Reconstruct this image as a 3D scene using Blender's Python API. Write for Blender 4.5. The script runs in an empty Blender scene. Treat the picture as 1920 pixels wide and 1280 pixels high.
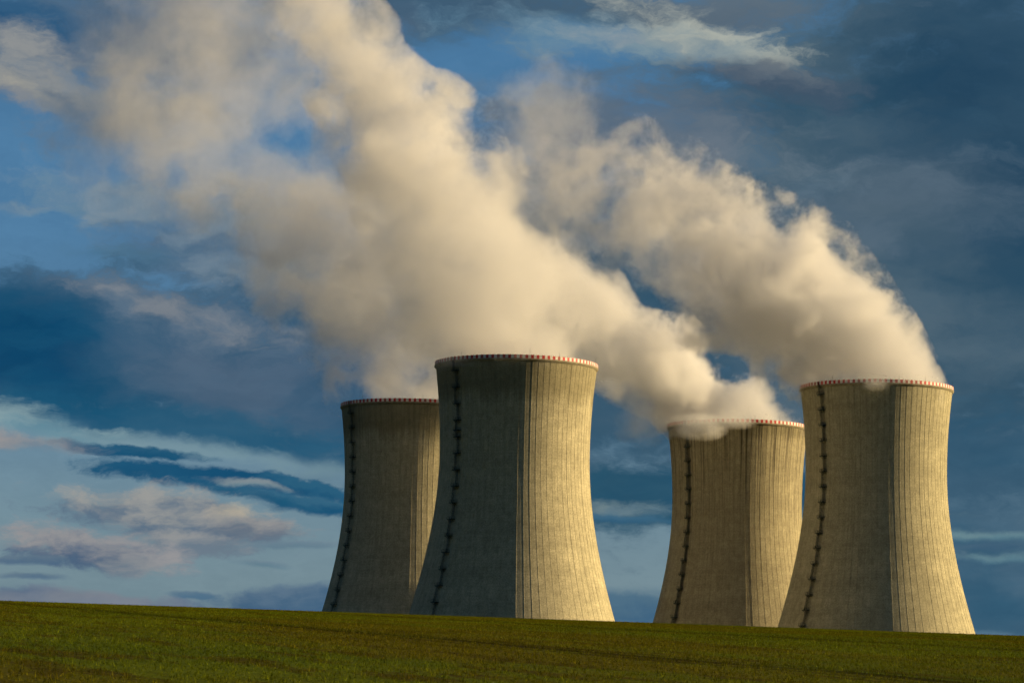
import bpy, bmesh, math, random
import numpy as np
from mathutils import Matrix, Vector

SC = bpy.context.scene
COL = SC.collection
random.seed(4)
rng = np.random.default_rng(4)

# ------------------------------------------------------------------ camera
EYE = 4.0
cam = bpy.data.objects.new('camera', bpy.data.cameras.new('camera'))
COL.objects.link(cam)
cam.data.sensor_width = 36.0
cam.data.lens = 93.75
cam.data.clip_start = 0.5
cam.data.clip_end = 60000
cam.matrix_world = (Matrix.Translation((0, 0, EYE)) @ Matrix.Rotation(math.radians(90) + math.atan(633 / 5000), 4, 'X')
                    @ Matrix.Rotation(math.radians(1.17), 4, 'Z'))
SC.camera = cam

# ------------------------------------------------------------------ colour and sampling
SC.view_settings.view_transform = 'Standard'
SC.view_settings.look = 'None'
SC.view_settings.gamma = 1
SC.view_settings.exposure = 0.54
SC.render.engine = 'CYCLES'
cy = SC.cycles
cy.use_adaptive_sampling = True
cy.adaptive_threshold = 0.045
cy.adaptive_min_samples = 16
cy.use_denoising = True
cy.max_bounces = 10
cy.diffuse_bounces = 2
cy.glossy_bounces = 2
cy.volume_bounces = 4
cy.transparent_max_bounces = 12
cy.volume_step_rate = 1.0
cy.sample_clamp_indirect = 6

# ------------------------------------------------------------------ sun
SUN_EL = math.radians(12.0)
SUN_BACK = math.radians(4.0)          # the sun stands to the right, a little beyond the towers
sun = bpy.data.objects.new('sun', bpy.data.lights.new('sun', 'SUN'))
COL.objects.link(sun)
sun.data.energy = 5.0
sun.data.angle = math.radians(0.53)
sun.data.color = (1.0, 0.75, 0.40)
sdir = Vector((math.cos(SUN_EL) * math.cos(SUN_BACK), math.cos(SUN_EL) * math.sin(SUN_BACK), math.sin(SUN_EL)))
sun.rotation_euler = sdir.to_track_quat('Z', 'Y').to_euler()
sun.location = sdir * 300

# ------------------------------------------------------------------ node helper
class NT:
    def __init__(s, nt): s.nt = nt
    def node(s, t, **kw):
        n = s.nt.nodes.new(t)
        for k, v in kw.items(): setattr(n, k, v)
        return n
    def put(s, sock, v):
        if hasattr(v, 'is_output') or isinstance(v, bpy.types.NodeSocket): s.nt.links.new(v, sock)
        else: sock.default_value = v
    def m(s, op, a, b=0.0, c=0.0, clamp=False):
        n = s.node('ShaderNodeMath', operation=op, use_clamp=clamp)
        s.put(n.inputs[0], a)
        if len(n.inputs) > 1: s.put(n.inputs[1], b)
        if len(n.inputs) > 2: s.put(n.inputs[2], c)
        return n.outputs[0]
    def v(s, op, a, b=(0, 0, 0), scale=None):
        n = s.node('ShaderNodeVectorMath', operation=op)
        s.put(n.inputs[0], a)
        if op not in ('LENGTH', 'SCALE', 'NORMALIZE'): s.put(n.inputs[1], b)
        if scale is not None: s.put(n.inputs['Scale'], scale)
        return n.outputs['Value'] if op in ('LENGTH', 'DOT_PRODUCT') else n.outputs[0]
    def xyz(s, x, y, z):
        n = s.node('ShaderNodeCombineXYZ')
        for i, a in enumerate((x, y, z)): s.put(n.inputs[i], a)
        return n.outputs[0]
    def sep(s, v):
        n = s.node('ShaderNodeSeparateXYZ'); s.put(n.inputs[0], v); return n.outputs
    def noise(s, v, scale, detail=3, rough=.5, dist=0.0, dim='3D', w=None):
        n = s.node('ShaderNodeTexNoise', noise_dimensions=dim)
        if v is not None: s.put(n.inputs['Vector'], v)
        s.put(n.inputs['Scale'], scale); s.put(n.inputs['Detail'], detail)
        s.put(n.inputs['Roughness'], rough); s.put(n.inputs['Distortion'], dist)
        if w is not None: s.put(n.inputs['W'], w)
        return n.outputs
    def ramp(s, x, a, b, lo=0.0, hi=1.0, kind='SMOOTHSTEP'):
        n = s.node('ShaderNodeMapRange', interpolation_type=kind)
        for i, q in enumerate((x, a, b, lo, hi)): s.put(n.inputs[i], q)
        return n.outputs[0]
    def mix(s, f, a, b, mode='MIX'):
        n = s.node('ShaderNodeMix', data_type='RGBA', blend_type=mode)
        s.put(n.inputs[0], f)
        s.put(n.inputs[6], a if not isinstance(a, tuple) else (*a[:3], 1))
        s.put(n.inputs[7], b if not isinstance(b, tuple) else (*b[:3], 1))
        return n.outputs[2]
    def curve(s, x, pts):
        n = s.node('ShaderNodeFloatCurve')
        c = n.mapping.curves[0]
        while len(c.points) < len(pts): c.points.new(0.5, 0.5)
        for p, (a, b) in zip(c.points, pts):
            p.location = (a, b); p.handle_type = 'AUTO_CLAMPED'
        n.mapping.update()
        s.put(n.inputs['Value'], x)
        return n.outputs[0]

# ------------------------------------------------------------------ sky: clear air of the sky model and clouds by direction
# each cloud: azimuth, elevation (centiradians), half width, half height, tilt, softness, raggedness, two tones, cover
SKY = [
    (0.81, 12.61, 12.4, 6.6, 0, 0.6, 0.5, (0.0339, 0.0953, 0.1573), (0.0661, 0.1255, 0.1833), 1),
    (15.79, 16.9, 13.6, 11.2, 0, 0.5, 0.5, (0.0313, 0.0864, 0.1406), (0.0809, 0.1366, 0.1842), 1),
    (18.76, 21.77, 5.6, 6.4, 0, 0.8, 0.5, (0.0144, 0.0557, 0.1092), (0.0248, 0.074, 0.1296), 0.9),
    (12.01, 17.71, 7.2, 1.6, -6, 0.9, 0.9, (0.0892, 0.1426, 0.1972), (0.1116, 0.1608, 0.2116), 0.6),
    (7.77, 19.58, 4.8, 0.72, 8, 0.9, 1.0, (0.1079, 0.1798, 0.2469), (0.1431, 0.2005, 0.2487), 0.55),
    (3.71, 20.04, 6.0, 2.4, 0, 0.8, 0.8, (0.0977, 0.143, 0.204), (0.148, 0.1871, 0.2341), 0.8),
    (4.52, 6.88, 8.4, 1.28, 0, 0.4, 0.5, (0.0179, 0.0817, 0.1448), (0.0316, 0.0996, 0.1573), 1),
    (17.55, 8.03, 5.2, 2.6, 0, 0.5, 0.5, (0.0272, 0.0907, 0.1567), (0.0472, 0.1148, 0.1821), 1),
    (-2.31, 24.98, 6.0, 1.6, -4, 0.6, 0.7, (0.05, 0.1101, 0.1821), (0.0896, 0.1486, 0.2172), 1),
    (5.67, 25.1, 6.6, 0.72, 0, 0.6, 0.7, (0.0627, 0.1203, 0.183), (0.1068, 0.1546, 0.2047), 1),
    (3.24, 23.96, 5.2, 0.8, 0, 0.9, 1.0, (0.1409, 0.2695, 0.3751), (0.2283, 0.3141, 0.3702), 0.8),
    (5.28, 23.92, 3.4, 0.68, 0, 0.9, 1.0, (0.2003, 0.2956, 0.3506), (0.2812, 0.3333, 0.3631), 0.8),
    (6.91, 24.18, 3.3, 0.84, 14, 0.8, 1.1, (0.2573, 0.3232, 0.3442), (0.4094, 0.4356, 0.3873), 0.95),
    (9.05, 23.54, 2.1, 0.48, 20, 0.9, 1.2, (0.2573, 0.3232, 0.3442), (0.3895, 0.4245, 0.3866), 0.85),
    (9.77, 22.65, 3.4, 0.68, 8, 0.8, 0.8, (0.0552, 0.0915, 0.1419), (0.0883, 0.1208, 0.1661), 0.85),
    (-14.25, 23.63, 5.8, 2.8, 0, 0.8, 0.8, (0.0773, 0.1315, 0.2029), (0.1217, 0.1736, 0.2329), 0.95),
    (-18.84, 23.75, 3.0, 0.9, 20, 0.6, 0.6, (0.0183, 0.0866, 0.1915), (0.0323, 0.11, 0.2197), 0.9),
    (-18.36, 21.83, 3.4, 1.4, 12, 0.8, 0.9, (0.1168, 0.1673, 0.2325), (0.2955, 0.3056, 0.3021), 0.9),
    (-18.73, 21.22, 1.2, 0.6, 40, 0.9, 0.9, (0.2951, 0.2969, 0.2938), (0.4167, 0.3929, 0.3235), 0.7),
    (-14.55, 21.06, 3.4, 1.4, 0, 0.8, 0.9, (0.1163, 0.1609, 0.2118), (0.1715, 0.208, 0.2425), 0.75),
    (-14.62, 17.61, 4.0, 0.68, 6, 0.8, 1.0, (0.14, 0.2453, 0.3382), (0.2351, 0.3054, 0.361), 0.8),
    (-18.17, 17.49, 1.4, 0.2, 0, 0.8, 0.8, (0.157, 0.2617, 0.3571), (0.2068, 0.2874, 0.3506), 0.6),
    (-10.75, 15.69, 4.6, 2.2, 20, 0.7, 0.8, (0.0815, 0.1427, 0.2166), (0.1732, 0.2379, 0.297), 0.8),
    (-14.54, 15.53, 2.2, 0.44, 0, 0.9, 1.0, (0.0572, 0.1478, 0.2364), (0.0748, 0.1663, 0.2524), 0.6),
    (-15.58, 11.93, 12.8, 3.0, 3, 0.3, 0.45, (0.0088, 0.0814, 0.1661), (0.0566, 0.1257, 0.2083), 1),
    (-7.98, 10.4, 7.2, 2.4, 6, 0.5, 0.5, (0.0253, 0.0908, 0.168), (0.0773, 0.1315, 0.2029), 0.9),
    (-19.1, 11.98, 3.8, 2.4, 0, 0.8, 0.3, (0.0036, 0.0587, 0.1423), (0.0067, 0.0734, 0.1598), 0.9),
    (-12.07, 13.25, 4.2, 0.84, 12, 0.8, 0.8, (0.1075, 0.1672, 0.2393), (0.2324, 0.2544, 0.2832), 0.8),
    (-13.1, 9.05, 8.4, 0.88, 6, 0.6, 0.6, (0.0112, 0.09, 0.1786), (0.0279, 0.1142, 0.1996), 0.9),
    (-12.48, 8.08, 8.0, 0.36, 6, 0.9, 1.2, (0.2012, 0.3221, 0.3695), (0.2678, 0.3914, 0.4214), 0.6),
    (-17.8, 8.89, 2.0, 0.52, 8, 0.9, 1.2, (0.1199, 0.26, 0.3378), (0.2518, 0.3708, 0.4007), 0.7),
    (-13.95, 7.91, 2.6, 0.22, 6, 0.5, 0.9, (0.01, 0.0858, 0.1783), (0.0238, 0.1092, 0.1992), 1),
    (-11.06, 7.03, 5.4, 0.4, 4, 0.4, 0.8, (0.0088, 0.0816, 0.178), (0.0185, 0.1042, 0.1985), 1),
    (-7.67, 6.82, 2.6, 0.32, 8, 0.4, 0.8, (0.0088, 0.0816, 0.178), (0.0239, 0.1141, 0.2058), 1),
    (-7.26, 6.2, 2.4, 0.38, 3, 0.5, 0.7, (0.0125, 0.0902, 0.1848), (0.0348, 0.1301, 0.2206), 1),
    (-9.65, 6.45, 2.6, 0.18, 8, 0.6, 0.8, (0.0125, 0.0946, 0.185), (0.0348, 0.1301, 0.2206), 0.9),
    (-9.86, 6.84, 1.6, 0.14, 4, 0.8, 0.8, (0.2208, 0.3133, 0.3429), (0.2973, 0.3424, 0.3457), 0.7),
    (-18.55, 8.23, 2.4, 0.3, 4, 0.7, 0.9, (0.1916, 0.2383, 0.2896), (0.3475, 0.3156, 0.3036), 0.8),
    (-12.19, 5.61, 4.5, 0.92, 8, 0.45, 0.9, (0.1075, 0.1672, 0.2393), (0.3217, 0.3288, 0.32), 1),
    (-9.61, 5.38, 1.8, 0.52, 8, 0.6, 0.9, (0.1369, 0.1739, 0.2264), (0.3122, 0.306, 0.3026), 0.85),
    (-10.42, 5.86, 0.92, 0.3, 0, 0.95, 0.9, (0.3957, 0.3626, 0.3057), (0.5267, 0.4587, 0.3444), 0.8),
    (-11.57, 4.74, 2.4, 0.4, 4, 0.5, 0.9, (0.1487, 0.2008, 0.2563), (0.2957, 0.3058, 0.3104), 0.9),
    (-15.57, 4.43, 3.4, 0.76, 6, 0.4, 0.9, (0.0775, 0.1317, 0.2161), (0.2955, 0.2972, 0.3102), 1),
    (-17.6, 4.02, 1.8, 0.2, -2, 0.6, 0.8, (0.0778, 0.1428, 0.2302), (0.1172, 0.1801, 0.2472), 0.9),
    (-13.89, 3.89, 1.1, 0.44, 0, 0.7, 0.8, (0.1378, 0.1938, 0.2557), (0.2476, 0.2708, 0.292), 0.8),
    (-17.57, 3.38, 1.4, 0.12, 0, 0.7, 0.8, (0.0902, 0.1607, 0.2456), (0.1175, 0.1866, 0.2548), 0.9),
    (-16.18, 2.58, 5.2, 0.48, 2, 0.45, 0.8, (0.0703, 0.1317, 0.2295), (0.2112, 0.2386, 0.2822), 1),
    (-7.75, 2.81, 3.4, 0.56, -4, 0.45, 0.7, (0.0567, 0.1258, 0.215), (0.1034, 0.1735, 0.2539), 1),
    (-11.5, 2.9, 1.0, 0.14, 2, 0.7, 0.7, (0.0709, 0.1542, 0.2445), (0.1035, 0.1798, 0.2541), 0.9),
    (-7.81, 4.69, 1.8, 0.14, -2, 0.7, 0.8, (0.1282, 0.2145, 0.2789), (0.1614, 0.2376, 0.2966), 0.9),
    (-8.78, 4.08, 1.0, 0.14, 4, 0.7, 1, (0.1183, 0.2141, 0.2785), (0.1614, 0.2376, 0.2966), 0.8),
    (4.13, 6.38, 1.8, 0.32, 0, 0.7, 0.8, (0.1177, 0.1999, 0.2552), (0.1791, 0.2528, 0.2738), 0.9),
    (4.43, 5.99, 1.8, 0.16, 3, 0.7, 0.8, (0.0345, 0.1146, 0.2001), (0.0479, 0.1361, 0.2216), 0.9),
    (4.58, 2.77, 3.6, 0.68, 0, 0.5, 0.5, (0.0537, 0.131, 0.2218), (0.0782, 0.1602, 0.2379), 1),
    (18.51, 2.76, 5.2, 4.4, 0, 0.4, 0.5, (0.0341, 0.1046, 0.175), (0.074, 0.148, 0.2165), 1),
    (17.74, 5.68, 2.2, 0.18, 0, 0.9, 0.8, (0.1295, 0.2598, 0.3125), (0.1747, 0.2942, 0.3235), 0.7),
    (18.13, 4.86, 2.0, 0.18, 0, 0.9, 0.8, (0.1192, 0.2438, 0.3034), (0.1566, 0.2768, 0.314), 0.7),
    (17.94, 5.29, 1.8, 0.14, -2, 0.6, 0.8, (0.0473, 0.1149, 0.1882), (0.0631, 0.131, 0.2022), 0.9),
    (17.73, 1.87, 1.8, 0.2, 0, 0.8, 0.6, (0.0825, 0.1727, 0.253), (0.1086, 0.1999, 0.2699), 0.8),
]
world = bpy.data.worlds.new('World'); SC.world = world; world.use_nodes = True
wt = world.node_tree; wt.nodes.clear(); W = NT(wt)
tc = W.node('ShaderNodeTexCoord').outputs['Generated']
dx, dy, dz = W.sep(tc)[:3]
az = W.m('MULTIPLY', W.m('ARCTAN2', dx, dy), 100)
hyp = W.m('SQRT', W.m('ADD', W.m('MULTIPLY', dx, dx), W.m('MULTIPLY', dy, dy)))
el = W.m('MULTIPLY', W.m('ARCTAN2', dz, hyp), 100)
P = W.xyz(az, el, 0)
# billowing wobble of the cloud outlines, stretched along the horizon
Ps = W.v('MULTIPLY', P, (.68, 1.15, 1))
w1 = W.v('SUBTRACT', W.noise(Ps, .16, 4, .55)['Color'], (.5, .5, .5))
w2 = W.v('SUBTRACT', W.noise(Ps, .8, 4, .6)['Color'], (.5, .5, .5))
low = W.ramp(el, 3, 13, .28, 1.0, 'LINEAR')      # clouds near the horizon are seen edge on, so flatter
w3 = W.v('SUBTRACT', W.noise(Ps, 2.6, 3, .6)['Color'], (.5, .5, .5))
wob = W.v('ADD', W.v('MULTIPLY', w1, (4.4, 2.8, 0)), W.v('ADD', W.v('MULTIPLY', w2, (1.7, .9, 0)), W.v("MULTIPLY", w3, (.4, .25, 0))))
lowv = W.xyz(W.ramp(el, 3, 13, .75, 1.0, 'LINEAR'), low, 0)
Pw = W.v('ADD', P, W.v('MULTIPLY', wob, lowv))
fb = W.noise(W.v('MULTIPLY', Pw, (.6, 1.25, 1)), .6, 8, .66)['Fac']
tone = W.noise(W.v('MULTIPLY', Pw, (.5, 1.0, 1)), .22, 6, .55)['Fac']
tone = W.ramp(tone, .36, .64)
tone_s = W.noise(W.v('MULTIPLY', Pw, (.45, 1.2, 1)), .75, 6, .6)['Fac']
fine = W.ramp(fb, .3, .7, -1, 1, 'LINEAR')
sky = W.node('ShaderNodeTexSky', sky_type='NISHITA')
sky.sun_disc = False
sky.sun_elevation = SUN_EL
sky.sun_rotation = math.radians(90) - SUN_BACK
sky.air_density = 1.0; sky.dust_density = 1.2; sky.ozone_density = 2.0
clear = W.mix(1.0, sky.outputs[0], (.10, .10, .10), 'MULTIPLY')
grad = W.mix(W.ramp(el, 2, 17), (.165, .285, .37), (.055, .20, .40))
cur = W.mix(.75, clear, grad)
cover = W.ramp(W.noise(W.v('MULTIPLY', tc, (1, 1, 2.2)), 2.2, 7, .55)['Fac'], .40, .56)
away = W.ramp(W.m('ABSOLUTE', az), 26, 45)
cur = W.mix(W.m('MULTIPLY', away, .8), cur, (.022, .062, .125))
cur = W.mix(W.m('MULTIPLY', cover, away), cur, W.mix(tone, (.014, .044, .090), (.042, .082, .145)))
for k_, (a, e, rx, ry, rot, soft, nz, ca, cb, op) in enumerate(SKY):
    if k_ % 4 == 0:   # ties each group to the one before it, so the shader needs less working memory
        Pw = W.v('ADD', Pw, W.v('SCALE', cur, scale=1e-9))
    q = W.v('SUBTRACT', Pw, (a, e, 0))
    if rot:
        c_, s_ = math.cos(math.radians(-rot)), math.sin(math.radians(-rot))
        q = W.xyz(W.v('DOT_PRODUCT', q, (c_ / rx, s_ / rx, 0)), W.v('DOT_PRODUCT', q, (-s_ / ry, c_ / ry, 0)), 0)
    else:
        q = W.v('MULTIPLY', q, (1 / rx, 1 / ry, 0))
    d = W.m('SUBTRACT', 1.0, W.v('LENGTH', q))
    d = W.m('MULTIPLY_ADD', fine, nz * .62, d)
    f = W.ramp(d, -soft * .6, soft * .9, 0, op)
    if rx < 5:      # small clouds catch the light on top and stay grey beneath
        up = W.m('MULTIPLY', W.sep(q)[1], .16)
        tn = W.ramp(W.m('ADD', tone_s, up), .36, .64)
    else:
        tn = tone
    cur = W.mix(f, cur, W.mix(tn, ca, cb))
# slight mottling of every cloud and the darker ground side below the horizon
cur = W.mix(1.0, cur, W.mix(W.ramp(fb, .3, .7), (.93, .94, .95), (1.07, 1.06, 1.05)), 'MULTIPLY')
cur = W.mix(W.ramp(el, -3, -.5, 1, 0), cur, (.02, .025, .02))
bg = W.node('ShaderNodeBackground'); W.put(bg.inputs[0], cur); bg.inputs[1].default_value = .65
wt.links.new(bg.outputs[0], W.node('ShaderNodeOutputWorld').inputs[0])
world.cycles.sampling_method = 'MANUAL'; world.cycles.sample_map_resolution = 512

# ------------------------------------------------------------------ scene helpers
def tag(o, label=None, cat=None, group=None, kind=None):
    if label: o['label'] = label
    if cat: o['category'] = cat
    if group: o['group'] = group
    if kind: o['kind'] = kind
    return o
def link(name, me, parent=None):
    o = bpy.data.objects.new(name, me); COL.objects.link(o)
    if parent: o.parent = parent
    return o
def empty(name, loc):
    o = bpy.data.objects.new(name, None); COL.objects.link(o); o.location = loc
    o.empty_display_size = 5
    return o
class MB:
    """collects faces of one mesh"""
    def __init__(s): s.v = []; s.f = []; s.mi = []
    def box(s, c, ax, ay, az, hx, hy, hz, mi=0):
        b = len(s.v)
        for k in (-1, 1):
            for j in (-1, 1):
                for i in (-1, 1):
                    s.v.append(tuple(c + ax * (i * hx) + ay * (j * hy) + az * (k * hz)))
        for q in ((0, 2, 3, 1), (4, 5, 7, 6), (0, 1, 5, 4), (2, 6, 7, 3), (0, 4, 6, 2), (1, 3, 7, 5)):
            s.f.append(tuple(b + i for i in q)); s.mi.append(mi)
    def bar(s, p, q, r, mi=0, side=None):
        d = q - p; L = d.length; az_ = d / L
        ax = (side or (Vector((0, 0, 1)) if abs(az_.z) < .9 else Vector((1, 0, 0))))
        ax = (ax - az_ * ax.dot(az_)).normalized(); ay = az_.cross(ax)
        s.box((p + q) / 2, ax, ay, az_, r, r, L / 2, mi)
    def build(s, name, mats, parent=None):
        me = bpy.data.meshes.new(name)
        me.from_pydata(s.v, [], s.f)
        for m in (mats if isinstance(mats, (list, tuple)) else [mats]): me.materials.append(m)
        me.polygons.foreach_set('material_index', s.mi)
        me.update()
        return link(name, me, parent)
def material(name):
    m = bpy.data.materials.new(name); m.use_nodes = True; m.node_tree.nodes.clear()
    N = NT(m.node_tree); out = N.node('ShaderNodeOutputMaterial')
    return m, N, out
def simple(name, col, rough=.6, metal=0.0, var=.15, scale=1.5):
    m, N, out = material(name)
    b = N.node('ShaderNodeBsdfPrincipled')
    t = N.node('ShaderNodeTexCoord').outputs['Object']
    n = N.noise(t, scale, 4)['Fac']
    k = N.ramp(n, .3, .7, 1 - var, 1 + var, 'LINEAR')
    N.put(b.inputs['Base Color'], N.v('SCALE', col, scale=k))
    b.inputs['Roughness'].default_value = rough; b.inputs['Metallic'].default_value = metal
    m.node_tree.links.new(b.outputs[0], out.inputs[0])
    return m

# ------------------------------------------------------------------ ground
CREST = 400.0
K = EYE / CREST ** 2
def sstep(a, b, x):
    t = np.clip((x - a) / (b - a), 0, 1); return t * t * (3 - 2 * t)
def ground_h(x, y):
    x = np.asarray(x, float); y = np.asarray(y, float)
    xs = 220 * np.tanh(x / 220)
    # the elevation the crest shows from the camera falls gently to the right
    rise = .02232 - .0000355 * xs - 3.4e-8 * xs * np.abs(xs)
    yy = np.clip(y, -300, CREST + 320)
    h = EYE + rise * np.clip(yy, 0, None) - K * (yy - CREST) ** 2
    h = h + .10 * np.sin(x * .021 + 1.3) * np.sin(y * .017 + .4) * sstep(30, 120, y)
    plain = EYE + .4 - 6.6 * sstep(1125, 1200, y)
    t = sstep(CREST + 120, 900, y)
    return h * (1 - t) + plain * t
def axis(fine0, fine1, step, lim0, lim1, g=1.16):
    a = list(np.arange(fine0, fine1 + step / 2, step)); s = step
    while a[-1] < lim1: s *= g; a.append(a[-1] + s)
    s = step; b = []
    c = fine0
    while c > lim0: s *= g; c -= s; b.append(c)
    return np.array(b[::-1] + a)
gx = axis(-110, 110, 4, -20000, 20000); gy = axis(40, 520, 4, -4000, 40000, 1.12)
X, Y = np.meshgrid(gx, gy); Z = ground_h(X, Y)
nx, ny = len(gx), len(gy)
me = bpy.data.meshes.new('ground')
vv = np.stack([X, Y, Z], -1).reshape(-1, 3)
ii = (np.arange(ny - 1)[:, None] * nx + np.arange(nx - 1)).reshape(-1)
ff = np.stack([ii, ii + 1, ii + nx + 1, ii + nx], -1)
me.from_pydata(vv.tolist(), [], ff.tolist()); me.polygons.foreach_set('use_smooth', [True] * len(ff))

def field_colour(N, pos, dark=1.0):
    """young crop in drilled rows, with thin brown places and wheel tracks"""
    x, y, z = N.sep(pos)[:3]
    # rows and tracks run across the slope, coming nearer towards the right
    along = N.m('ADD', N.m('MULTIPLY', x, TRK[0]), N.m('MULTIPLY', y, TRK[1]))
    across = N.m('ADD', N.m('MULTIPLY', x, -TRK[1]), N.m('MULTIPLY', y, TRK[0]))
    st = N.xyz(N.m('MULTIPLY', along, .16), across, 0)
    n1 = N.noise(st, .055, 5, .6)['Fac']
    n2 = N.noise(st, .35, 4, .65)['Fac']
    n3 = N.noise(pos, .018, 3, .5)['Fac']
    n4 = N.noise(pos, 3.0, 2, .6)['Fac']
    green = N.mix(N.ramp(n3, .35, .65), GREEN_A, GREEN_B)
    c = N.mix(N.ramp(n1, .45, .58, 0, .85), green, BROWN_A)
    c = N.mix(N.ramp(n2, .50, .62, 0, .9), c, BROWN_B)
    c = N.mix(N.ramp(n4, .35, .7, 0, .35), c, GREEN_C)
    wob = N.m('MULTIPLY', N.m('SUBTRACT', N.noise(pos, .02, 2)['Fac'], .5), 9)
    per = N.m('PINGPONG', N.m('ADD', N.m('ADD', across, wob), TRK[3]), TRK[2])
    broken = N.ramp(N.noise(st, .09, 2)['Fac'], .25, .42)
    tr = N.m('MULTIPLY', N.m('MAXIMUM', N.ramp(per, .5, 1.2, 1, 0), N.ramp(N.m('ABSOLUTE', N.m('SUBTRACT', per, 2.0)), .2, .7, .6, 0)), broken)
    c = N.mix(N.m('MULTIPLY', tr, .8), c, SOIL)
    n5 = N.noise(N.v('MULTIPLY', pos, (1, .35, 1)), 6.0, 2, .7)['Fac']
    return N.v('SCALE', c, scale=N.ramp(n5, .3, .7, .55, 1.5, 'LINEAR'))
TRK = (math.cos(math.radians(-70.5)), math.sin(math.radians(-70.5)), 21.0, 32.0)
GREEN_A = (.072, .102, .006); GREEN_B = (.112, .136, .007); GREEN_C = (.165, .185, .010)
BROWN_A = (.105, .078, .005); BROWN_B = (.060, .038, .004); SOIL = (.018, .011, .003)

m, N, out = material('field')
pos = N.node('ShaderNodeNewGeometry').outputs['Position']
b = N.node('ShaderNodeBsdfPrincipled'); b.inputs['Roughness'].default_value = .95; b.inputs['Specular IOR Level'].default_value = .02
N.put(b.inputs['Base Color'], field_colour(N, pos))
bp = N.node('ShaderNodeBump'); bp.inputs['Strength'].default_value = .8; bp.inputs['Distance'].default_value = .08
N.put(bp.inputs['Height'], N.noise(pos, 7, 4, .7)['Fac'])
m.node_tree.links.new(bp.outputs[0], b.inputs['Normal'])
m.node_tree.links.new(b.outputs[0], out.inputs[0])
me.materials.append(m)
tag(link('ground', me), kind='structure')

# blades of the young crop, dense enough to give the slope its vertical grain
NT_ = 360000
gyv = np.sqrt(rng.uniform(72 ** 2, 425 ** 2, NT_)); gxv = rng.uniform(-1, 1, NT_) * (gyv * .2 + 14)
# drilled rows
gz = ground_h(gxv, gyv)
nb = 3
bx = np.repeat(gxv, nb) + rng.normal(0, .035, NT_ * nb); by = np.repeat(gyv, nb) + rng.normal(0, .035, NT_ * nb)
bz = np.repeat(gz, nb) - .01
tuft = np.repeat(rng.lognormal(0, .30, NT_), nb)
hh = rng.gamma(9, .0105, NT_ * nb) * tuft + .015
an = rng.uniform(0, 2 * math.pi, NT_ * nb); wd = rng.uniform(.010, .022, NT_ * nb)
lx = rng.normal(0, .4, NT_ * nb) * hh; ly = rng.normal(0, .4, NT_ * nb) * hh
V = np.empty((NT_ * nb, 3, 3))
V[:, 0] = np.stack([bx - np.cos(an) * wd, by - np.sin(an) * wd, bz], -1)
V[:, 1] = np.stack([bx + np.cos(an) * wd, by + np.sin(an) * wd, bz], -1)
V[:, 2] = np.stack([bx + lx, by + ly, bz + hh], -1)
me = bpy.data.meshes.new('grass'); nbv = NT_ * nb
me.vertices.add(nbv * 3); me.vertices.foreach_set('co', V.reshape(-1))
me.loops.add(nbv * 3); me.loops.foreach_set('vertex_index', np.arange(nbv * 3, dtype=np.int32))
me.polygons.add(nbv); me.polygons.foreach_set('loop_start', np.arange(0, nbv * 3, 3, dtype=np.int32))
me.update(calc_edges=True)
tone_at = me.attributes.new('tone', 'FLOAT', 'POINT')
tv = np.repeat(np.clip(rng.lognormal(-.05, .36, NT_), .4, 2.2), nb * 3).astype(np.float32)
tone_at.data.foreach_set('value', tv)
m, N, out = material('crop_blade')
pos = N.node('ShaderNodeNewGeometry').outputs['Position']
c = field_colour(N, pos)
ta = N.node('ShaderNodeAttribute', attribute_name='tone')
c = N.v('SCALE', c, scale=ta.outputs['Fac'])
d1 = N.node('ShaderNodeBsdfDiffuse'); N.put(d1.inputs[0], c)
d2 = N.node('ShaderNodeBsdfTranslucent'); N.put(d2.inputs[0], N.mix(.5, c, (.11, .13, .003)))
ms = N.node('ShaderNodeMixShader'); ms.inputs[0].default_value = .3
for k, d in ((1, d1), (2, d2)): m.node_tree.links.new(d.outputs[0], ms.inputs[k])
m.node_tree.links.new(ms.outputs[0], out.inputs[0])
me.materials.append(m)
tag(link('grass', me), 'young green crop growing over the whole sloping field', 'grass', kind='stuff')

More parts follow.
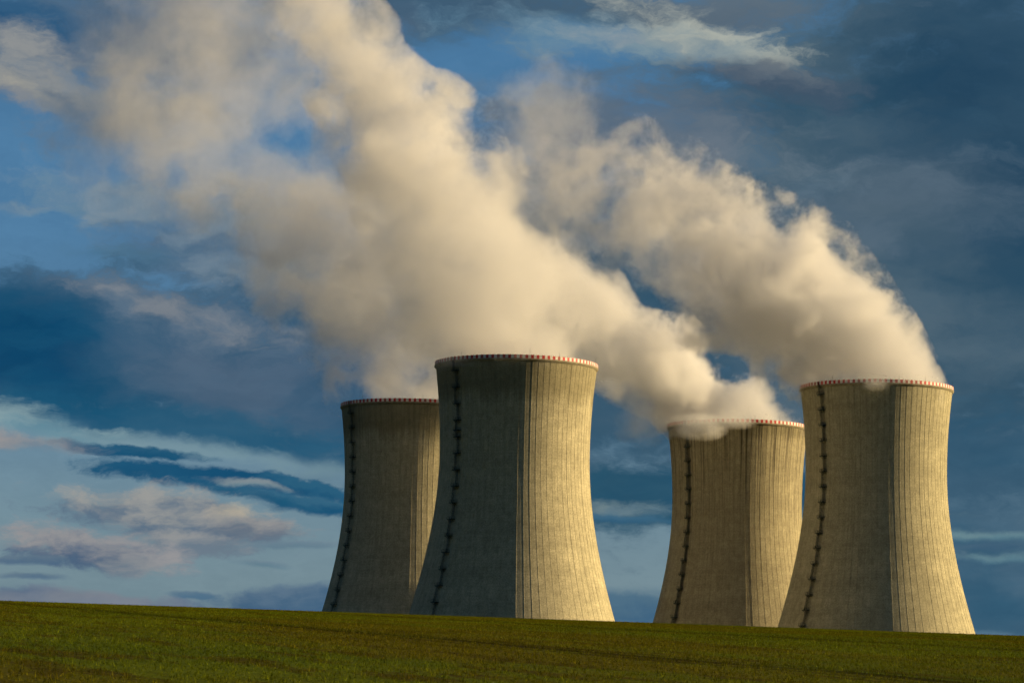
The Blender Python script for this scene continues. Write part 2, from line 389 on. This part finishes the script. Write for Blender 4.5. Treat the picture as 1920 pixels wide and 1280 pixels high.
# ------------------------------------------------------------------ materials of the towers
def concrete(name, tint, stain, stain_depth, streak, ladder_u=None):
    m, N, out = material(name)
    uv = N.node('ShaderNodeUVMap', uv_map='UVMap').outputs[0]
    u, v = N.sep(uv)[:2]
    t = N.node('ShaderNodeTexCoord').outputs['Object']
    big = N.noise(t, .045, 5, .6)['Fac']
    mid = N.noise(t, .35, 5, .65)['Fac']
    grit = N.noise(t, 2.2, 4, .7)['Fac']
    run = N.noise(N.xyz(N.m('MULTIPLY', u, .9), N.m('MULTIPLY', v, .035), 0), 1.0, 5, .65)['Fac']
    k = N.ramp(big, .3, .7, .88, 1.10, 'LINEAR')
    k = N.m('MULTIPLY', k, N.ramp(mid, .3, .7, .80, 1.16, 'LINEAR'))
    k = N.m('MULTIPLY', k, N.ramp(grit, .28, .72, .58, 1.36, 'LINEAR'))
    k = N.m('MULTIPLY', k, N.ramp(run, .35, .7, 1.08, .84, 'LINEAR'))
    band = N.noise(N.xyz(N.m('MULTIPLY', u, .008), N.m('MULTIPLY', v, .16), 11), 1.0, 4, .6)['Fac']
    k = N.m('MULTIPLY', k, N.ramp(band, .3, .7, .92, 1.07, 'LINEAR'))
    col = N.v('SCALE', tint, scale=k)
    # lifts of the climbing formwork: every ring of concrete differs a little, with a dark joint
    lv = N.m('DIVIDE', v, 1.26)
    ring = N.node('ShaderNodeTexWhiteNoise', noise_dimensions='2D')
    N.put(ring.inputs['Vector'], N.xyz(N.m('FLOOR', lv), N.m('FLOOR', N.m('DIVIDE', u, 7.0)), 0))
    col = N.v('SCALE', col, scale=N.ramp(ring.outputs['Value'], 0, 1, .965, 1.03, 'LINEAR'))
    fr = N.m('FRACT', lv)
    joint = N.ramp(N.m('ABSOLUTE', N.m('SUBTRACT', fr, .5)), .42, .5, 0, .16)
    col = N.mix(joint, col, (.10, .085, .06))
    # algae and soot that has run down from the rim
    depth = N.m('SUBTRACT', 125.0, v)
    edge = N.m('ADD', stain_depth, N.m('MULTIPLY', N.m('SUBTRACT', N.noise(N.xyz(N.m('MULTIPLY', u, .05), 0, 3), 1.0, 3)['Fac'], .5), stain_depth * 1.3))
    edge = N.m('ADD', edge, N.m('MULTIPLY', N.m('SUBTRACT', run, .5), 8))
    s1 = N.ramp(N.m('SUBTRACT', depth, edge), -3.5, 3.5, stain, 0)
    col = N.mix(s1, col, (.115, .098, .042))
    if streak:
        sn = N.noise(N.xyz(N.m('MULTIPLY', u, 1.1), N.m('MULTIPLY', v, .012), 7), 1.0, 4, .7)['Fac']
        fall = N.ramp(depth, 2, 62, 1, 0, 'LINEAR')
        s2 = N.m('MULTIPLY', N.ramp(sn, .47, .66), N.m('MULTIPLY', fall, streak))
        col = N.mix(s2, col, (.045, .036, .022))
    s3 = N.ramp(depth, 1.2, 3.0, .25, 0)
    col = N.mix(s3, col, (.10, .085, .055))
    if ladder_u is not None:
        du = N.m('ABSOLUTE', N.m('SUBTRACT', u, ladder_u[0]))
        col = N.mix(N.ramp(du, .5, ladder_u[1], ladder_u[2], 0), col, (.04, .038, .03))
    b = N.node('ShaderNodeBsdfPrincipled'); N.put(b.inputs['Base Color'], col)
    b.inputs['Roughness'].default_value = .92
    b.inputs['Specular IOR Level'].default_value = .25
    bp = N.node('ShaderNodeBump'); bp.inputs['Strength'].default_value = .45; bp.inputs['Distance'].default_value = .10
    N.put(bp.inputs['Height'], N.m('ADD', grit, N.m('MULTIPLY', N.ramp(N.m('ABSOLUTE', N.m('SUBTRACT', fr, .5)), .40, .5, 0, 1), .35)))
    m.node_tree.links.new(bp.outputs[0], b.inputs['Normal'])
    m.node_tree.links.new(b.outputs[0], out.inputs[0])
    return m
M_RED = simple('rim_red', (.55, .022, .020), .6, var=.25, scale=.6)
M_FADED = simple('rim_faded_red', (.42, .09, .07), .7, var=.25, scale=.6)
M_WHITE = simple('rim_white', (.74, .71, .66), .6, var=.2, scale=.6)
M_LIP = simple('rim_concrete', (.30, .26, .17), .9, var=.3, scale=.8)
M_STEEL = simple('green_steel', (.012, .030, .026), .55, .2, var=.3)
M_ROD = simple('rod_steel', (.10, .09, .08), .5, .5)
M_PIER = simple('pier_concrete', (.34, .30, .22), .9, var=.25, scale=.3)

# ------------------------------------------------------------------ cooling towers
H = 125.0; THROAT = 88.5; R0 = 29.75
def shell_r(z):
    z = np.asarray(z, float)
    d = z - THROAT
    b = np.where(d < 0, 69.0, 86.0)
    return R0 * np.sqrt(1 + (d / b) ** 2)
NRIB = 80
def shell_mesh(mat):
    # cross-section: a small raised rib at the middle of every bay
    step = 2 * math.pi / NRIB
    ang, off = [], []
    rr = random.Random(len(mat.name))
    for i in range(NRIB):
        a0 = i * step + rr.uniform(-.03, .03) * step
        hr = rr.uniform(.035, .085); wr = rr.uniform(.035, .055)
        for da, o in ((0, 0), (.36 * step, 0), ((.487 - wr) * step, 0), ((.5 - wr) * step, hr), ((.5 + wr) * step, hr), ((.513 + wr) * step, 0), (.64 * step, 0)):
            ang.append(a0 + da); off.append(o)
    ang = np.array(ang + [2 * math.pi]); off = np.array(off + [0.])
    zs = np.concatenate([np.linspace(9.0, 122.6, 82), [123.4]])
    r = shell_r(zs)
    na, nz = len(ang), len(zs)
    R = r[:, None] + off[None, :]
    x = R * np.sin(ang)[None]; y = -R * np.cos(ang)[None]; z = np.repeat(zs[:, None], na, 1)
    co = np.stack([x, y, z], -1).reshape(-1, 3)
    ii = (np.arange(nz - 1)[:, None] * na + np.arange(na - 1)).reshape(-1)
    f = np.stack([ii, ii + 1, ii + na + 1, ii + na], -1)
    # inner wall
    ia = np.linspace(0, 2 * math.pi, 129); iz = np.linspace(9.0, 124.0, 30)
    ir = shell_r(iz) - .45
    co2 = np.stack([ir[:, None] * np.sin(ia), -ir[:, None] * np.cos(ia), np.repeat(iz[:, None], 129, 1)], -1).reshape(-1, 3)
    base = len(co)
    jj = (np.arange(29)[:, None] * 129 + np.arange(128)).reshape(-1)
    f2 = np.stack([jj + 129, jj + 130, jj + 1, jj], -1) + base
    me = bpy.data.meshes.new('shell')
    me.from_pydata(np.concatenate([co, co2]).tolist(), [], np.concatenate([f, f2]).tolist())
    uvl = me.uv_layers.new(name='UVMap')
    vu = np.concatenate([np.stack([np.tile(ang * R0, nz), np.repeat(zs, na)], -1),
                         np.stack([np.tile(ia * R0, 30), np.repeat(iz, 129)], -1)])
    li = np.empty(len(me.loops), dtype=np.int32); me.loops.foreach_get('vertex_index', li)
    uvl.data.foreach_set('uv', vu[li].reshape(-1))
    me.materials.append(mat)
    return me
def lathe(name, prof, mat, parent, n=192):
    v, f = [], []
    k = len(prof)
    for i in range(n):
        a = 2 * math.pi * i / n
        for (r, z) in prof: v.append((r * math.sin(a), -r * math.cos(a), z))
    for i in range(n):
        j = (i + 1) % n
        for q in range(k):
            p = (q + 1) % k
            f.append((i * k + q, j * k + q, j * k + p, i * k + p))
    me = bpy.data.meshes.new(name); me.from_pydata(v, [], f); me.materials.append(mat); me.update()
    return link(name, me, parent)
def frame(phi):
    """outward, sideways at an azimuth measured from the side that faces the camera, positive to the right"""
    return Vector((math.sin(phi), -math.cos(phi), 0)), Vector((math.cos(phi), math.sin(phi), 0))
def make_tower(x, y, rim_z, label, mat, ladder_deg, extra=0, rods=(9, 31, -42, 75, 140, -140)):
    base = rim_z - 125.0
    t = empty('cooling_tower', (x, y, base))
    tag(t, label, 'cooling tower', 'cooling towers behind the field')
    link('shell', shell_mesh(mat), t)
    rt = float(shell_r(123.4))
    lathe('rim_ledge', [(rt - .5, 122.6), (rt + .15, 122.6), (rt + .62, 123.15), (rt + .62, 123.6), (rt - .5, 123.6)], M_LIP, t)
    # parapet of alternating red and white panels
    mb = MB(); NP = 184; rp = rt + .42
    rr = random.Random(int(x * 10))
    for i in range(NP):
        a = 2 * math.pi * (i + .5) / NP
        n, s = frame(a)
        w = math.pi * rp / NP
        mi = (2 if rr.random() < .18 else 0) if i % 2 else 1
        mb.box(n * rp + Vector((0, 0, 124.3)), s, n, Vector((0, 0, 1)), w * .995, .05, .70, mi)
    mb.build('rim_parapet', [M_RED, M_WHITE, M_FADED], t)
    for dg in rods:
        n, s = frame(math.radians(dg)); p = n * (rp - .2)
        mb = MB(); mb.bar(p + Vector((0, 0, 123.6)), p + Vector((0, 0, 126.8)), .04); mb.bar(p + Vector((0, 0, 126.8)), p + Vector((0, 0, 127.6)), .015)
        mb.build('lightning_rod', M_ROD, t)
    # caged ladder with resting platforms
    phi = math.radians(ladder_deg); n, s = frame(phi); up = Vector((0, 0, 1))
    mb = MB()
    zt = [124.9] + [119.4 - 6.45 * i for i in range(18)] + [4.0]
    for i in range(len(zt) - 1):
        z1, z0 = zt[i], zt[i + 1]
        side = .55 if i % 2 else -.55
        q1 = n * (float(shell_r(z1)) + .75) + s * side + up * z1
        q0 = n * (float(shell_r(z0)) + .75) + s * side + up * z0
        for e in (-.26, .26): mb.bar(q0 + s * e, q1 + s * e, .04, side=n)
        nr = int((z1 - z0) / .3)
        for k in range(nr):
            c = q0.lerp(q1, (k + .5) / nr); mb.bar(c - s * .26, c + s * .26, .018, side=n)
        for k in range(int((z1 - z0) / .9)):      # hoops of the cage
            c = q0.lerp(q1, (k + .5) * .9 / (z1 - z0)); pr = None
            for w in range(7):
                aa = math.pi * w / 6; p = c + s * (.42 * math.cos(aa)) + n * (.75 * math.sin(aa))
                if pr: mb.bar(pr, p, .03)
                pr = p
        for aa in (.0, 1.05, 1.57, 2.09, math.pi):
            dlt = s * (.42 * math.cos(aa)) + n * (.75 * math.sin(aa)); mb.bar(q0 + dlt, q1 + dlt, .024)
        for k in range(3):                        # brackets to the wall
            c = q0.lerp(q1, (k + .5) / 3); mb.bar(c - n * .9, c, .05)
    lad = mb.build('ladder', M_STEEL, t)
    zs = list(zt[1:-1])
    if extra: zs.append(zs[4] + 2.6)
    for z in zs:
        mb = MB(); r = float(shell_r(z)); c = n * (r + .85) + up * z
        hw = 1.45
        mb.box(c, s, n, up, hw, .95, .07)
        for e in (-hw, 0, hw):
            mb.bar(c + s * e + n * .9, c + s * e + n * .9 + up * 1.15, .04)
            if e: mb.bar(c + s * e - n * .6, c + s * e - n * .6 + up * 1.15, .04)
            mb.bar(c + s * e * .8 + n * .8 - up * .05, c + s * e * .8 - n * .8 - up * .95, .06)
        for h_ in (.12, .6, 1.12):
            mb.bar(c - s * hw + n * .9 + up * h_, c + s * hw + n * .9 + up * h_, .035 if h_ > .2 else .07)
            for e in (-hw, hw): mb.bar(c + s * e + n * .9 + up * h_, c + s * e - n * .7 + up * h_, .035 if h_ > .2 else .07)
        mb.build('platform', M_STEEL, lad)
    # raking legs and basin at the foot
    mb = MB(); n2 = 44; rb = float(shell_r(9.0)); rg = float(shell_r(0))
    for i in range(n2):
        for sg in (-1, 1):
            a0 = 2 * math.pi * i / n2; a1 = a0 + sg * math.pi / n2
            p0 = frame(a0)[0] * (rg + .3); p1 = frame(a1)[0] * (rb - .2) + up * 9.3
            mb.bar(p0 - up * 1.0, p1, .45)
    mb.build('raking_leg_ring', M_PIER, t)
    lathe('basin', [(rg - 1.0, -6.0), (rg + 2.2, -6.0), (rg + 2.2, .9), (rg - 1.0, .9)], M_PIER, t)
    return t
TINT = (.48, .435, .285)
lu = lambda dg: (math.radians(dg % 360)) * R0
make_tower(-43.25, 1184.2, 120.1 + EYE, 'weathered grey cooling tower at the left, half hidden behind the big front tower', concrete('concrete_left', TINT, .5, 15, .25, None), -56)
make_tower(1.97, 1056.7, 124.7 + EYE, 'largest concrete cooling tower, at the centre front with one side in deep shade', concrete('concrete_front', TINT, .48, 16, .15, None), -47.5, extra=1)
make_tower(105.35, 1230.6, 118.6 + EYE, 'streaked brownish cooling tower with steam spilling down over its rim', concrete('concrete_streaked', (.41, .365, .235), .55, 7, .95, (lu(-51), 1.3, .6)), -51)
make_tower(156.0, 1132.1, 126.7 + EYE, 'pale clean cooling tower at the far right of the row', concrete('concrete_pale', (.46, .42, .27), .15, 4, .18, (lu(-53.5), 1.2, .35)), -53.5)

# ------------------------------------------------------------------ steam
# rows: place along the axis, centre across, half width, centre in depth, half depth, thickness of the steam
PLUMES = [
    dict(name='steam_plume', axis='X', seed=3.1, scale=0.042, amp=2.5, label='cream steam plume rising from the rightmost tower and bending left over its neighbour', rows=[
        (-20.0, 211.8, 11.9, 1158, 20, 0.0),
        (-1.2, 211.9, 19.0, 1156, 34, 0.0153),
        (19.9, 209.4, 21.4, 1153, 38, 0.0229),
        (43.1, 210.0, 26.6, 1150, 38, 0.027),
        (68.7, 199.2, 37.1, 1146, 38, 0.0459),
        (87.2, 188.0, 37.5, 1143, 36, 0.0612),
        (105.5, 176.8, 37.9, 1140, 36, 0.0765),
        (123.6, 165.3, 38.0, 1136, 36, 0.0882),
        (141.7, 155.8, 37.5, 1134, 34, 0.0918),
        (155.4, 146.1, 32.2, 1133, 32, 0.0918),
        (166.6, 137.6, 25.8, 1132, 30, 0.0918),
        (176.9, 130.9, 16.6, 1132, 26, 0.0842),
        (183.7, 127.6, 9.7, 1132, 18, 0.0688),
        (188.1, 127.7, 5.2, 1132, 6, 0.0),
    ], holes=[
        (58.8, 169.3, 11.5, 9.2, 0.34),
        (95.7, 139.0, 9.1, 7.8, 0.32),
        (4.7, 207.2, 6.9, 11.6, 0.35),
        (38.5, 206.8, 13.8, 6.0, 0.25),
    ], puffs=[
        ('steam_curl', 151.1, 1102, 128.1, 7.5, 9, 3.5, 0.14, 5.1, 0.07, 1.0),
        ('steam_curl', 150.9, 1100, 129.6, 24.2, 8, 2.6, 0.045, 5.9, 0.06, 1.4),
        ('steam_wisp', 14.5, 1160, 253.7, 34.8, 34, 27.8, 0.011, 6.3, 0.04, 2.2),
        ('steam_wisp', 10.5, 1170, 221.8, 44.5, 30, 39.8, 0.012, 9.3, 0.045, 2.0),
    ]),
    dict(name='steam_plume', axis='X', seed=17.7, scale=0.042, amp=2.5, label='low ragged steam plume spilling over the rim of the streaked tower', rows=[
        (-21.0, 200.1, 17.9, 1250, 20, 0.0),
        (-0.6, 191.0, 26.7, 1246, 34, 0.0342),
        (19.7, 178.9, 29.8, 1243, 36, 0.0484),
        (34.8, 173.1, 26.5, 1240, 36, 0.0536),
        (49.9, 163.0, 25.1, 1237, 34, 0.0581),
        (64.8, 153.5, 23.2, 1234, 34, 0.0872),
        (79.7, 143.3, 25.3, 1232, 33, 0.126),
        (94.6, 135.0, 24.3, 1231, 32, 0.126),
        (109.5, 128.5, 18.6, 1231, 30, 0.1066),
        (121.9, 123.1, 15.5, 1231, 26, 0.0775),
        (131.8, 119.0, 11.2, 1231, 18, 0.0581),
        (137.3, 117.6, 7.2, 1231, 6, 0.0),
    ], holes=[
        (63.3, 181.9, 12.4, 8.9, 0.34),
        (103.1, 149.5, 8.4, 8.9, 0.38),
        (6.5, 215.2, 7.5, 10.0, 0.3),
    ], puffs=[
        ('steam_curl', 86.1, 1197, 118.5, 17.2, 15, 7.2, 0.15, 7.7, 0.06, 1.2),
        ('steam_curl', 102.7, 1195, 120.6, 13.1, 10, 4.3, 0.11, 7.9, 0.07, 1.2),
        ('steam_wisp', 60.9, 1222, 122.8, 17.1, 22, 12.2, 0.03, 8.1, 0.035, 1.2),
    ]),
    dict(name='steam_plume', axis='Z', seed=29.3, scale=0.042, amp=2.5, label='tall bright steam plume towering above the large front tower at centre', rows=[
        (120.7, 1.9, 25.0, 1057, 20, 0.0),
        (127.1, 1.7, 33.0, 1057, 30, 0.0355),
        (132.5, 0.6, 33.5, 1057, 32, 0.0473),
        (142.2, -2.4, 33.9, 1058, 34, 0.0414),
        (155.3, -7.3, 33.7, 1060, 38, 0.0386),
        (172.8, -16.3, 32.8, 1062, 40, 0.0386),
        (190.3, -29.1, 34.5, 1064, 42, 0.0442),
        (208.0, -39.3, 37.9, 1066, 42, 0.0532),
        (226.0, -45.8, 36.4, 1068, 40, 0.0651),
        (241.5, -55.5, 29.4, 1069, 40, 0.0592),
        (257.1, -68.5, 20.2, 1070, 38, 0.0414),
        (272.8, -81.1, 24.7, 1071, 38, 0.0327),
        (293.0, -96.6, 25.3, 1072, 38, 0.0236),
        (315.0, -122.7, 26.4, 1072, 20, 0.0),
    ], holes=[
        (7.6, 191.1, 6.4, 10.6, 0.35),
        (-97.4, 222.7, 15.0, 12.8, 0.4),
    ], puffs=[
    ]),
    dict(name='steam_plume', axis='Z', seed=41.9, scale=0.042, amp=2.5, label='hazy steam plume drifting up left from the leftmost tower', rows=[
        (114.6, -44.4, 19.0, 1184, 15, 0.0),
        (124.2, -44.0, 31.5, 1184, 28, 0.0284),
        (133.7, -49.0, 32.7, 1184, 30, 0.0398),
        (150.4, -54.2, 37.6, 1184, 36, 0.0341),
        (166.9, -63.0, 46.0, 1183, 40, 0.0315),
        (181.0, -74.6, 54.9, 1182, 42, 0.0284),
        (197.6, -86.4, 61.6, 1181, 44, 0.0284),
        (214.2, -95.2, 55.6, 1180, 42, 0.0258),
        (230.4, -127.4, 49.1, 1179, 40, 0.0123),
        (247.0, -139.8, 51.5, 1178, 40, 0.0097),
        (266.3, -140.4, 54.0, 1177, 42, 0.0088),
        (285.8, -136.1, 56.5, 1176, 42, 0.0088),
        (300.5, -130.5, 55.3, 1175, 42, 0.0073),
        (317.2, -145.4, 45.7, 1174, 42, 0.0066),
        (344.0, -163.3, 43.4, 1174, 20, 0.0),
    ], holes=[
        (-107.3, 238.1, 24.8, 11.8, 0.45),
    ], puffs=[
        ('steam_wisp', -172.6, 1178, 256.1, 47.1, 34, 40.1, 0.011, 12.3, 0.035, 2.0),
        ('steam_wisp', -152.0, 1180, 213.0, 35.4, 34, 21.2, 0.009, 13.7, 0.04, 2.0),
    ]),
]
def steam_material(field, seed, scale, amp, base, soft, bound):
    """field(N, pos) -> (distance 0 at the heart .. 1 at the edge, thickness)"""
    m, N, out = material('steam')
    pos = N.node('ShaderNodeTexCoord').outputs['Object']
    d, D = field(N, pos)
    d = N.m('MULTIPLY_ADD', N.m('MAXIMUM', N.m('SUBTRACT', d, bound), 0.0), 4.0, d)
    sp = N.v('ADD', pos, (seed * 37, seed * 11, seed * 23))
    nb_ = N.noise(sp, scale * .36, 1, .5)['Fac']
    nz = N.noise(sp, scale, 6, .71, DIST)['Fac']
    val = N.m('ADD', N.m('SUBTRACT', base, d), N.m('MULTIPLY', N.m('SUBTRACT', nz, .5), amp * 2))
    val = N.m('MULTIPLY_ADD', N.m('SUBTRACT', nb_, .5), amp * .9, val)
    den = N.m('POWER', N.m('MAXIMUM', N.m('MULTIPLY', val, 1 / soft), 0.0), 1.4)
    den = N.m('MULTIPLY', N.m('MINIMUM', den, 1.0), D)
    vs = N.node('ShaderNodeVolumePrincipled')
    vs.inputs['Color'].default_value = (.981, .983, 1.0, 1)
    vs.inputs['Anisotropy'].default_value = .1
    N.put(vs.inputs['Density'], den)
    m.node_tree.links.new(vs.outputs[0], out.inputs['Volume'])
    return m
DIST = .22
STEP = 3.4
def volume_object(name, verts, faces, m, parent=None):
    me = bpy.data.meshes.new(name); me.from_pydata(verts, [], faces)
    bm = bmesh.new(); bm.from_mesh(me); bmesh.ops.recalc_face_normals(bm, faces=bm.faces); bm.to_mesh(me); bm.free()
    me.materials.append(m)
    ext = np.array(verts); dim = float((ext.max(0) - ext.min(0)).mean())
    m.cycles.volume_step_rate = STEP / (.1 * dim)
    return link(name, me, parent)
def plume(p):
    rows = p['rows']; n = len(rows)
    a = np.array(rows, float)
    p0, p1 = a[0, 0], a[-1, 0]
    t = (a[:, 0] - p0) / (p1 - p0)
    def field(N, pos):
        x, y, z = N.sep(pos)[:3]
        main, crs = (x, z) if p['axis'] == 'X' else (z, x)
        tt = N.m('DIVIDE', N.m('SUBTRACT', main, float(p0)), float(p1 - p0))
        def cv(col):
            lo, hi = float(a[:, col].min()), float(a[:, col].max())
            if hi - lo < 1e-6: return lo
            c = N.curve(tt, [(float(q), float((w - lo) / (hi - lo))) for q, w in zip(t, a[:, col])])
            return N.m('MULTIPLY_ADD', c, hi - lo, lo)
        C, Rr, YC, RY, D = (cv(i) for i in range(1, 6))
        q = N.xyz(N.m('DIVIDE', N.m('SUBTRACT', crs, C), Rr), N.m('DIVIDE', N.m('SUBTRACT', y, YC), RY), 0)
        d = N.v('LENGTH', q)
        for (hx, hz, hrx, hrz, k) in p['holes']:      # places where the wind has torn the steam open
            hq = N.xyz(N.m('MULTIPLY', N.m('SUBTRACT', x, hx), 1 / hrx), 0, N.m('MULTIPLY', N.m('SUBTRACT', z, hz), 1 / hrz))
            d = N.m('ADD', d, N.ramp(N.v('LENGTH', hq), .0, 2.0, k, 0))
        return d, D
    m = steam_material(field, p['seed'], p['scale'], p['amp'], 1.0, .55, 1.25)
    ns, na = 40, 28
    ts = np.linspace(0, 1, ns)
    r = [np.interp(ts, t, a[:, i]) for i in range(1, 5)]
    verts = []
    for i in range(ns):
        mn = p0 + (p1 - p0) * ts[i]
        w = 1.46 if 0 < i < ns - 1 else .6
        for k in range(na):
            g = 2 * math.pi * k / na
            cr = r[0][i] + math.cos(g) * (r[1][i] * w + 1.5); yy = r[2][i] + math.sin(g) * (r[3][i] * w + 1.5)
            verts.append((mn, yy, cr) if p['axis'] == 'X' else (cr, yy, mn))
    faces = [(i * na + k, i * na + (k + 1) % na, (i + 1) * na + (k + 1) % na, (i + 1) * na + k) for i in range(ns - 1) for k in range(na)]
    faces.append(tuple(range(na))[::-1]); faces.append(tuple((ns - 1) * na + k for k in range(na)))
    o = volume_object(p['name'], verts, faces, m)
    tag(o, p['label'], 'steam plume', 'steam plumes above the towers')
    for (nm, cx, cy_, cz, rx, ry, rz, dn, seed, scale, amp) in p['puffs']:
        def field(N, pos):
            q = N.v('MULTIPLY', N.v('SUBTRACT', pos, (cx, cy_, cz)), (1 / rx, 1 / ry, 1 / rz))
            return N.v('LENGTH', q), dn
        m = steam_material(field, seed, scale, amp, .8, .6, 1.0)
        bm = bmesh.new(); bmesh.ops.create_icosphere(bm, subdivisions=3, radius=1.3)
        vs = [(cx + v.co.x * rx, cy_ + v.co.y * ry, cz + v.co.z * rz) for v in bm.verts]
        fs = [tuple(v.index for v in f.verts) for f in bm.faces]; bm.free()
        volume_object(nm, vs, fs, m, o)
for p in PLUMES: plume(p)
